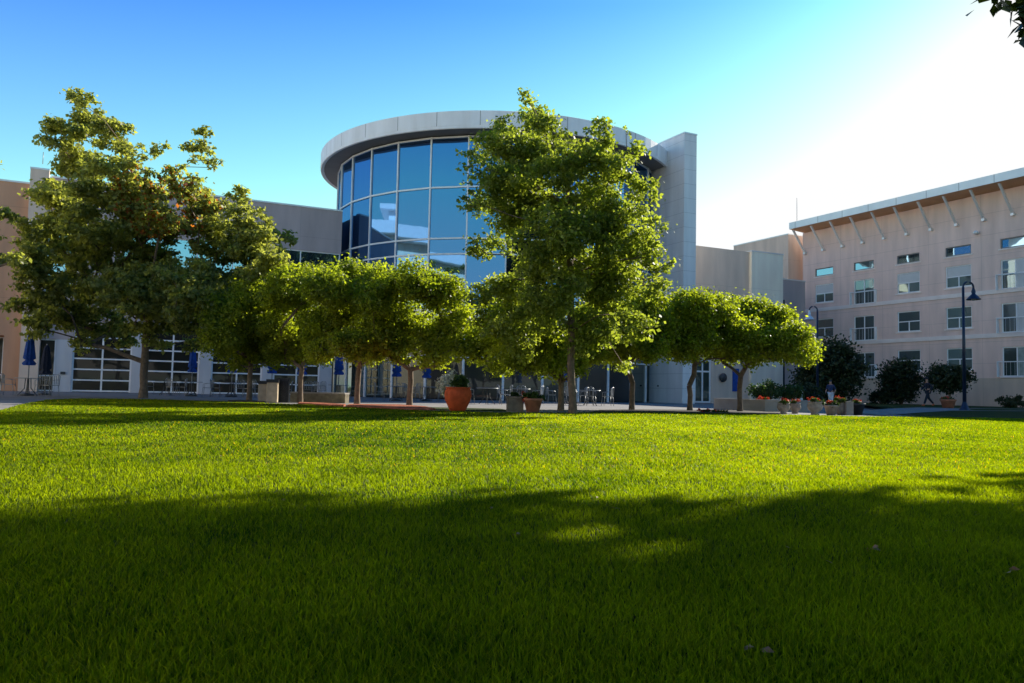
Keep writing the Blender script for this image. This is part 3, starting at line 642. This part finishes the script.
# building across the lawn, seen only mirrored in the rotunda glass
OB = thing('courtyard_building', 'beige building with a white flat roof, mirrored in the rotunda glass', 'building', (-40.5,-4,0), R(12))
MB().box(-12,0,-52,52,-.3,18.6).build('wall', M['stucco_cream'], OB)
MB().box(-13,1.6,-53,53,18.61,20.1).build('roof', M['white'], OB)
MB().box(-8,-1,44,50,20.11,21.8).box(-9,0,43,51,21.81,22.4).build('roof_tower', M['white'], OB)
for k in range(16):
    f = MB(); yy = -46+k*6; f.box(.003,.05,yy,yy+1.8,13.0,15.8); f.build('window', M['win_glass'], OB)
    f = MB(); f.box(.003,.05,yy,yy+1.8,7.6,10.4); f.build('window', M['win_glass'], OB)

# ------------------------------------------------------------------ street lamps
def lamp(loc, label, sx, head='charcoal'):
    t = thing('street_lamp', label, 'street lamp', loc, group='crook-arm street lamps')
    MB().lathe([(.0,0),(.24,0),(.24,.12),(.15,.3),(.11,.42),(.085,.5)], 16).build('base', M['navy_post'], t)
    MB().box(-.4,.4,-.4,.4,-.25,.06).build('footing', M['conc'], t)
    MB().tube([(0,0,.45),(0,0,6.05)], [.085,.055], 12).build('pole', M['navy_post'], t)
    pts = [(0,0,6.0)]+[(sx*.25*(1-math.cos(a)), 0, 6.05+.25*math.sin(a)) for a in [PI*k/10 for k in range(11)]]
    MB().tube(pts, .045, 8).build('arm', M['navy_post'], t)
    h = MB(); h.lathe([(.04,6.06),(.06,5.95),(.10,5.85),(.08,5.72),(.15,5.65),(.31,5.48),(.33,5.44),(.30,5.44),(.1,5.55)], 20, (sx*.5,0)); ho = h.build('lamp_shade', M['navy_post'] if head == 'charcoal' else M['alu'], t)
    MB().lathe([(0,5.38),(.10,5.41),(.12,5.48),(.08,5.56)], 12, (sx*.5,0)).build('globe', M['blind'], ho)
g = ground(964.5, 38.5); lamp((g.x,g.y,.05), 'dark blue crook-arm street lamp on the back lawn at right', 1)
g = ground(817.5, 50); lamp((g.x,g.y,0), 'farther street lamp with a pale shade before the dark evergreen', -1, 'pale')

# ------------------------------------------------------------------ furniture
def make_chair(loc, rz, label):
    t = thing('patio_chair', label, 'chair', loc, rz, 'metal cafe chairs on the patio')
    s_ = MB(); s_.box(-.21,.21,-.21,.21,.43,.455); s_.build('seat', M['chair'], t)
    b = MB()
    for k in range(5): b.box(-.18+k*.085,-.155+k*.085,.20,.215,.48,.84)
    b.tube([(-.22,.21,.42),(-.22,.25,.82),(-.12,.26,.88),(.12,.26,.88),(.22,.25,.82),(.22,.21,.42)], .014, 6); b.build('backrest', M['chair'], t)
    for x in (-.2,.2):
        for y in (-.2,.2): MB().tube([(x,y,.43),(x*1.15,y*1.2,0)], .013, 6).build('leg', M['chair'], t)
        MB().tube([(x*1.1,.22,.66),(x*1.15,0,.67),(x*1.1,-.19,.63),(x*1.05,-.2,.44)], .012, 6).build('armrest', M['chair'], t)
    return t
def make_table(loc, label):
    t = thing('patio_table', label, 'table', loc, 0, 'round cafe tables on the patio')
    MB().lathe([(0,.70),(.5,.70),(.52,.715),(.5,.73),(0,.73)], 28).build('tabletop', M['chair'], t)
    for a in range(4): w_ = PI/4+a*PI/2; MB().tube([(.1*math.cos(w_),.1*math.sin(w_),.7),(.12*math.cos(w_),.12*math.sin(w_),.3),(.36*math.cos(w_),.36*math.sin(w_),0)], .016, 6).build('leg', M['darkgrey'], t)
    return t
def make_umbrella(loc, label, m='umbrella', h=2.55):
    t = thing('patio_umbrella', label, 'umbrella', loc, 0, 'closed patio umbrellas')
    MB().tube([(0,0,.05),(0,0,h+.06)], .024, 8).build('pole', M['chair'], t)
    MB().lathe([(0,0),(.26,0),(.26,.06),(.06,.1),(.03,.12)], 20).build('base', M['darkgrey'], t)
    n = 24; prof = [(.03,h),(.09,h-.12),(.13,h-.35),(.17,h-.75),(.20,h-1.02),(.12,h-1.08),(.22,h-1.22),(.19,h-1.3)]
    vs = [((r*(1+.22*math.cos(8*(2*PI*k/n))))*math.cos(2*PI*k/n), (r*(1+.22*math.cos(8*(2*PI*k/n))))*math.sin(2*PI*k/n), z) for r, z in prof for k in range(n)]
    c = MB(); c.add(vs, [(i*n+k, i*n+(k+1) % n, (i+1)*n+(k+1) % n, (i+1)*n+k) for i in range(len(prof)-1) for k in range(n)], True)
    c.build('canopy', M[m], t)
    return t
ch0 = tb0 = um0 = None
sets = [ # px, depth, umbrella?, description
 (27,33,1,'at the far left beside the pier'), (191,40,1,'before the gap between the second and third glass doors'),
 (231,40.5,1,'left of the dark round tree'), (271,41.5,1,'behind the tan bins'), (301,40,1,'behind the tree right of the bins'),
 (338,40,1,'at the last pillar before the rotunda'), (396,39.5,1,'between the two trees on red mulch'),
 (426,40.5,1,'left of the terracotta pot'), (567,42,1,'behind the tall slender tree'),
 (487,36,0,'right of the terracotta pot'), (590,38,0,'right of the tall slender tree'), (165,41.5,0,'before the second glass door'), (520,39,0,'behind the stone planter')]
for i, (px, Y, umb, where) in enumerate(sets):
    g = ground(px, Y, -.006)
    lab = 'round metal cafe table ' + where
    if tb0 is None: tb0 = make_table(g, lab)
    else: dup(tb0, g, random.uniform(0,1), lab)
    if umb:
        lab = ('closed blue umbrella ' if i else 'closed royal blue umbrella ') + where
        if um0 is None: um0 = make_umbrella(g, lab)
        else:
            u_ = dup(um0, g, random.uniform(0,1), lab, scale=random.uniform(.93,1.0))
    sides = [('left', PI/2+.3, -.85, .1), ('right', -PI/2-.4, .85, .15), ('far', .15, .1, .85)] if i % 2 == 0 else [('left', PI/2-.3, -.85, -.2), ('right', -PI/2+.2, .85, -.1)]
    for s_, rz, dx, dy in sides:
        lab = '%s chair of the table %s' % (s_, where)
        lc = (g.x+dx, g.y+dy, -.006)
        if ch0 is None: ch0 = make_chair(lc, rz, lab)
        else: dup(ch0, lc, rz, lab)
g = ground(44,35.5,-.006); make_umbrella(g, 'closed dark umbrella right of the leftmost blue one', 'umbrella_dark', 2.2)
# bins
def make_bin(px, Y, label, m, h=.98, wd=.19):
    g = ground(px, Y, -.006); t = thing('litter_bin', label, 'bin', g, .15, 'litter bins')
    b = MB()
    for k in range(7): x = -wd+k*wd*2/7; b.box(x+.004,x+wd*2/7-.004,-wd-.012,-wd,.06,h-.14); b.box(-wd-.012,-wd,x+.004,x+wd*2/7-.004,.06,h-.14)
    b.box(-wd,wd,-wd,wd,.02,h-.12); b.build('body', M[m], t)
    MB().box(-wd-.03,wd+.03,-wd-.03,wd+.03,h-.12,h).build('lid', M['black'], t)
make_bin(263.5,30,'left tan litter bin with dark lid','bin',.80,.17); make_bin(272.5,29.6,'right tan litter bin with dark lid, slightly taller','bin',.86,.19); make_bin(283,30.2,'dark litter bin right of the tan pair','black',.92,.2)
# low walls
def low_wall(pts, h, th, m, label):
    mb = MB()
    for i in range(len(pts)-1):
        a, b = Vector((*pts[i],0)), Vector((*pts[i+1],0)); n = Vector((-(b-a).y,(b-a).x,0)).normalized()*th
        vs = [a,b,b+n,a+n]; vs = [(v.x,v.y,z) for z in (-.05,h) for v in vs]
        mb.add(vs, [(0,1,2,3),(4,7,6,5),(0,4,5,1),(2,6,7,3),(1,5,6,2),(0,3,7,4)])
    t = thing('low_wall', label, 'wall', (0,0,0)); mb.build('wall', m, t)
    cp = MB()
    for i in range(len(pts)-1):
        a, b = Vector((*pts[i],0)), Vector((*pts[i+1],0)); n = Vector((-(b-a).y,(b-a).x,0)).normalized()
        vs = [a-n*.03,b-n*.03,b+n*(th+.03),a+n*(th+.03)]; vs = [(v.x,v.y,z) for z in (h+.002,h+.06) for v in vs]
        cp.add(vs, [(0,1,2,3),(4,7,6,5),(0,4,5,1),(2,6,7,3),(1,5,6,2),(0,3,7,4)])
    cp.build('coping', M['conc'], t)
low_wall([gxy(714,35), gxy(740,33.6), gxy(765,33), gxy(790,33.4), gxy(812,34.6)], .42, .3, M['conc'], 'low concrete garden wall behind the rightmost small tree')
low_wall([gxy(290,32), gxy(345,31.2)], .34, .3, M['stonebox'], 'low brownish wall behind the trees right of the bins')

# ------------------------------------------------------------------ plants and pots
def foliage(name, parent, c, rad, n, size, m, upb=.4, shell=.5):
    k = max(6, int(n/60)); cs, rs = [], []
    for _ in range(k):
        d = unit(rng.normal(size=(1,3)))[0]; d[2] = abs(d[2])*.9 if rad[2] < .01 else d[2]; q = rng.random()**.45*.8
        cs.append((c[0]+d[0]*rad[0]*q, c[1]+d[1]*rad[1]*q, c[2]+d[2]*rad[2]*q)); s_ = min(rad)*.42*random.uniform(.7,1.2); rs.append((s_,s_,s_*.8))
    return leaf_cloud(name, cs, rs, n, size, M[m], parent, upb, shell=shell)
POT = {
 'belly': [(.0,0),(.19,0),(.25,.06),(.36,.30),(.395,.46),(.385,.58),(.345,.665),(.37,.675),(.37,.70),(.33,.70),(.31,.62),(0,.60)],
 'taper': [(0,0),(.17,0),(.26,.33),(.29,.34),(.29,.40),(.25,.40),(.23,.34),(0,.33)],
 'urn': [(0,0),(.14,0),(.15,.04),(.12,.08),(.24,.2),(.27,.32),(.23,.42),(.25,.44),(.25,.47),(.21,.47),(.19,.40),(0,.38)],
 'tall': [(0,0),(.13,0),(.19,.25),(.2,.45),(.17,.52),(.19,.55),(.15,.55),(.14,.48),(0,.46)]}
def pot(px, Y, shape, sc, m, label, plants=(), name='flower_pot', z=-.006):
    g = ground(px, Y, z); t = thing(name, label, 'flower pot', g); pr = [(r*sc, z_*sc) for r, z_ in POT[shape]]
    MB().lathe(pr, 36).build('pot', M[m], t); top = pr[-1][1]
    MB().lathe([(0,top+.015),(pr[-2][0]*.96,top+.012)], 20).build('soil', M['soil'], t)
    for nm, mm, (dx,dz), rad, n, s_ in plants: foliage(nm, t, (dx,0,top+dz), rad, n, s_, mm)
    return t
pot(457.8,23.3,'belly',1.0,'terracotta','large round terracotta pot at the lawn edge', [('plant','leaf_green',(.02,.22),(.26,.24,.22),1100,.09)], 'terracotta_pot', 0.0)
t = thing('silver_shrub', 'pale silvery shrub just behind the large terracotta pot', 'plant', ground(451,25.6))
foliage('foliage', t, (0,0,.80), (.55,.40,.48), 4200, .08, 'leaf_silver'); MB().tube([(0,0,-.02),(.02,0,.35),(.05,0,.7)], [.03,.02,.01], 6).tube([(0,0,.1),(-.1,.04,.7)], [.02,.01], 5).build('stem', M['bark'], t)
g = ground(515,24.3); t = thing('stone_planter', 'square mossy stone planter box left of the red flower pot', 'planter', (g.x,g.y,0), .1)
MB().box(-.24,.24,-.22,.22,-.02,.40).box(-.27,.27,-.25,.25,.402,.46).build('box', M['stonebox'], t); MB().box(-.2,.2,-.18,.18,.462,.47).build('soil', M['soil'], t)
foliage('plant', t, (0,0,.52), (.2,.16,.08), 300, .07, 'leaf_green')
fl = lambda r, n, x=0: [('plant','leaf_green',(x,.08),(r,r,.14),n,.075),('flowers','petal_red',(x,.17),(r*.95,r*.9,.10),int(n*.28),.055)]
pot(533,23.9,'taper',1.05,'terracotta_pale','pale terracotta pot of red flowers beside the stone planter', [('plant','leaf_green',(.05,.10),(.40,.3,.15),900,.09),('flowers','petal_red',(-.22,.12),(.16,.2,.17),260,.06)])
pot(783.5,29.0,'urn',.85,'stone_urn','leftmost pale urn of red flowers before the low wall', fl(.27,500)); pot(795,30.2,'urn',.8,'stone_urn','pale urn of dark leaves second from left before the low wall', fl(.24,450))
pot(815,28.8,'urn',1.0,'stone_urn','round pale urn overflowing with red flowers, largest of the row', fl(.40,1000)); pot(831,29.2,'taper',.9,'stone_urn','wide pale pot of red flowers in front of the walking person in white', fl(.28,500))
pot(840.5,29.8,'tall',.95,'stone_urn','tall narrow pale urn of red flowers beside the grey box', fl(.26,500)); pot(856.5,30,'taper',1.1,'blackpot','dark glazed pot of red flowers at the right end of the row', fl(.34,700))
pot(948,41,'taper',1.35,'terracotta_pale','pale terracotta pot of red flowers left of the street lamp', fl(.42,700), z=.12)
t = thing('utility_box', 'plain blue-grey box between the tall urn and dark pot', 'box', ground(848.5,29.6,-.006)); MB().box(-.13,.13,-.13,.13,0,.47).box(-.14,.14,-.14,.14,.472,.5).build('cabinet', M['conc'], t)
def bush(px, Y, rad, n, s_, m, label, name='bush', z=0, lift=None):
    g = ground(px, Y, z); t = thing(name, label, 'bush', g); h = rad[2] if lift is None else lift
    foliage('foliage', t, (0,0,h), rad, n, s_, m)
    st = MB()
    for k in range(5): a = k*1.3; st.tube([(0,0,-.05),(rad[0]*.3*math.cos(a),rad[1]*.3*math.sin(a),h*.6),(rad[0]*.5*math.cos(a),rad[1]*.5*math.sin(a),h*1.2)], [.05,.035,.012], 6)
    st.build('stem', M['bark'], t); return t
bush(836,56,(2.2,1.9,2.5),11000,.22,'leaf_dark','tall dark evergreen mass behind the walking person in white', 'evergreen_bush')
bush(811,57,(1.5,1.3,1.6),5000,.2,'leaf_dark','lower dark evergreen at the left of the tall evergreen mass', 'evergreen_bush')
bush(901,56.5,(1.55,1.4,1.75),9000,.17,'leaf_dark','upright dark bush under the ground floor window', z=.15)
bush(882,57,(.9,.8,.6),2500,.15,'leaf_dark','low dark bush at the foot of the upright bush', z=.15)
t_ = thing('small_tree', 'small spreading tree against the wall just left of the street lamp', 'tree', ground(949,53,.2))
foliage('crown', t_, (0,0,1.85), (1.75,1.2,1.05), 6000, .16, 'leaf_dark'); MB().tube([(0,0,-.1),(.05,0,.8),(.3,0,1.7)], [.09,.07,.03], 8).tube([(.05,0,.7),(-.6,0,1.7)], [.06,.02], 6).tube([(.05,0,.8),(.9,.1,1.9)], [.05,.02], 6).build('trunk', M['bark'], t_)
bush(1012,49,(1.0,.7,.42),1500,.13,'leaf_dark','low grey-green bush by the wall at the right edge', z=.2)
bush(765,36.5,(.9,.6,.55),2600,.10,'leaf_green','leafy shrub behind the low garden wall, left one', z=.1, lift=.72)
bush(789,37,(.8,.6,.5),2300,.10,'leaf_green','leafy shrub behind the low garden wall, right one', z=.1, lift=.72)
bush(808,38,(.85,.7,.6),2500,.11,'leaf_dark','dark shrub behind the flower urns', z=0, lift=.7)
t = thing('flower_patch', 'clump of red flowers on top of the low garden wall bed', 'flowers', ground(764,34.6,.38)); foliage('flowers', t, (0,0,.12), (.5,.25,.12), 500, .06, 'petal_red'); foliage('leaves', t, (0,0,.05), (.5,.28,.08), 500, .08, 'leaf_green')
for k, px in enumerate((700,716)):
    t = thing('flower_patch', ('small red flowers in the mulch right of the second tree from the right', 'small red flowers in the mulch left of the rightmost tree')[k], 'flowers', ground(px,28.2,.012)); foliage('flowers', t, (0,0,.06), (.45,.2,.05), 160, .06, 'petal_red')
    foliage('leaves', t, (0,0,.04), (.5,.25,.04), 260, .07, 'leaf_green')
for k, px in enumerate((798.5,827)):   # white garden chairs behind the pots
    pass
def white_chair(px, Y, label):
    t = thing('garden_chair', label, 'chair', ground(px,Y,.0), .1)
    MB().box(-.25,.25,-.24,.24,.40,.44).build('seat', M['white'], t)
    b = MB(); b.box(-.25,-.07,.22,.25,.44,.95); b.box(.07,.25,.22,.25,.44,.95); b.box(-.07,.07,.225,.245,.6,.66); b.build('backrest', M['white'], t)
    for x in (-.22,.22):
        for y in (-.2,.2): MB().box(x-.02,x+.02,y-.02,y+.02,0,.40).build('leg', M['white'], t)
white_chair(800,37,'white slatted garden chair behind the left pair of urns')

# ------------------------------------------------------------------ people
def skinned(name, joints, edges, m, parent, lv=1):
    me = bpy.data.meshes.new(name); me.from_pydata([j[0] for j in joints], edges, []); o = bpy.data.objects.new(name, me); C.objects.link(o)
    md = o.modifiers.new('skin', 'SKIN')
    for i, j in enumerate(joints): r = j[1]; me.skin_vertices[0].data[i].radius = (r, r) if not hasattr(r, '__len__') else r
    me.skin_vertices[0].data[0].use_root = True
    sb_ = o.modifiers.new('sub', 'SUBSURF'); sb_.levels = sb_.render_levels = 2
    dg = bpy.context.evaluated_depsgraph_get(); nm = bpy.data.meshes.new_from_object(o.evaluated_get(dg)); o.modifiers.clear(); o.data = nm
    nm.materials.clear(); nm.materials.append(m); nm.polygons.foreach_set('use_smooth', [True]*len(nm.polygons)); o.parent = parent; return o
def person(loc, rz, label, top_m, leg_m, stride, cap=None, shoe=None, h=1.0, bend=.15):
    t = thing('person', label, 'person', loc, rz); t.scale = (h,h,h); s = stride   # faces -x, walks along -x
    hipL, hipR = (0,-.09,.90), (0,.09,.90)
    kL, kR = (-.10*s-.06,-.10,.49), (.12*s-.02,.10,.48); aL, aR = (-.30*s,-.10,.08), (.42*s,.10,.13)
    tL, tR = (-.30*s-.16,-.10,.03), (.42*s-.13,.10,.04)
    sh = -.05; eL, eR = (.16*s,-.25,1.14), (-.14*s,.25,1.14); wL, wR = (.10*s-.12,-.24,.92), (-.30*s-.08,.22,.98)
    J = [((0,0,.95),.13),((-.01,0,1.15),.115),((sh,0,1.36),.12),((sh,0,1.47),.055),((sh-.02,0,1.58),.085),((sh-.025,0,1.68),.082),
         (hipL,.09),(kL,.06),(aL,.042),(tL,.03),(hipR,.09),(kR,.06),(aR,.042),(tR,.03),
         ((sh,-.17,1.40),.055),(eL,.042),(wL,.028),((wL[0]-.03,wL[1],wL[2]-.08),.026),((sh,.17,1.40),.055),(eR,.042),(wR,.028),((wR[0]-.03,wR[1],wR[2]-.08),.026)]
    E_ = [(0,1),(1,2),(2,3),(3,4),(4,5),(0,6),(6,7),(7,8),(8,9),(0,10),(10,11),(11,12),(12,13),(2,14),(14,15),(15,16),(16,17),(2,18),(18,19),(19,20),(20,21)]
    skinned('body', J, E_, M['skin'], t)
    g_ = 1.22
    J2 = [((0,0,.95),.15),((-.01,0,1.15),.14),((sh,0,1.36),.145),((sh,0,1.43),.08),((sh,-.17,1.40),.075),(eL,.058),((sh,.17,1.40),.075),(eR,.058)]
    mid = lambda a, b, f: tuple(a[i]+(b[i]-a[i])*f for i in range(3))
    if top_m == 'navy': J2 += [(mid(eL,wL,.85),.045),(mid(eR,wR,.85),.045)]; e2 = [(5,8),(7,9)]
    else: e2 = []
    skinned('shirt', J2, [(0,1),(1,2),(2,3),(2,4),(4,5),(2,6),(6,7)]+e2, M[top_m], t)
    skinned('trousers', [((0,0,.96),.145),(hipL,.11),(kL,.08),(mid(kL,aL,.92),.062),(hipR,.11),(kR,.08),(mid(kR,aR,.92),.062)], [(0,1),(1,2),(2,3),(0,4),(4,5),(5,6)], M[leg_m], t)
    for a, b in ((aL,tL),(aR,tR)): skinned('shoe', [((a[0]+.04,a[1],a[2]-.03),.045),(mid(a,b,.5),.05),(b,.04)], [(0,1),(1,2)], M[shoe or 'black'], t)
    hr = skinned('hair', [((sh+.0,0,1.64),.085),((sh+.0,0,1.70),.09),((sh-.02,0,1.735),.075)], [(0,1),(1,2)], M['black'], t); hr.location = (.018,0,0)
    for y in (-.03,.03): MB().lathe([(0,-.012),(.012,0),(0,.012)], 6, (sh-.105,y)).build('eye', M['black'], t).location = (0,0,1.655)
    skinned('nose', [((sh-.10,0,1.64),.014),((sh-.125,0,1.625),.014)], [(0,1)], M['skin'], t)
    if cap:
        c = MB(); c.lathe([(.105,1.70),(.10,1.76),(.06,1.80),(0,1.81)], 16, (sh-.02,0)); c.tube([(sh-.10,0,1.71),(sh-.20,0,1.695)], [.07,.05], 8); c.build('cap', M[cap], t)
    return t
g = ground(928,50,.21); person(g, .0, 'person in dark clothes and cap walking left across the back lawn', 'navy', 'navy', 1.0, 'black', 'orange')
g = ground(831,47,0); person(g, .75, 'person in a dark blue top and white trousers behind the flower pots', 'blue_cloth', 'white_cloth', .55, None, None, .94)
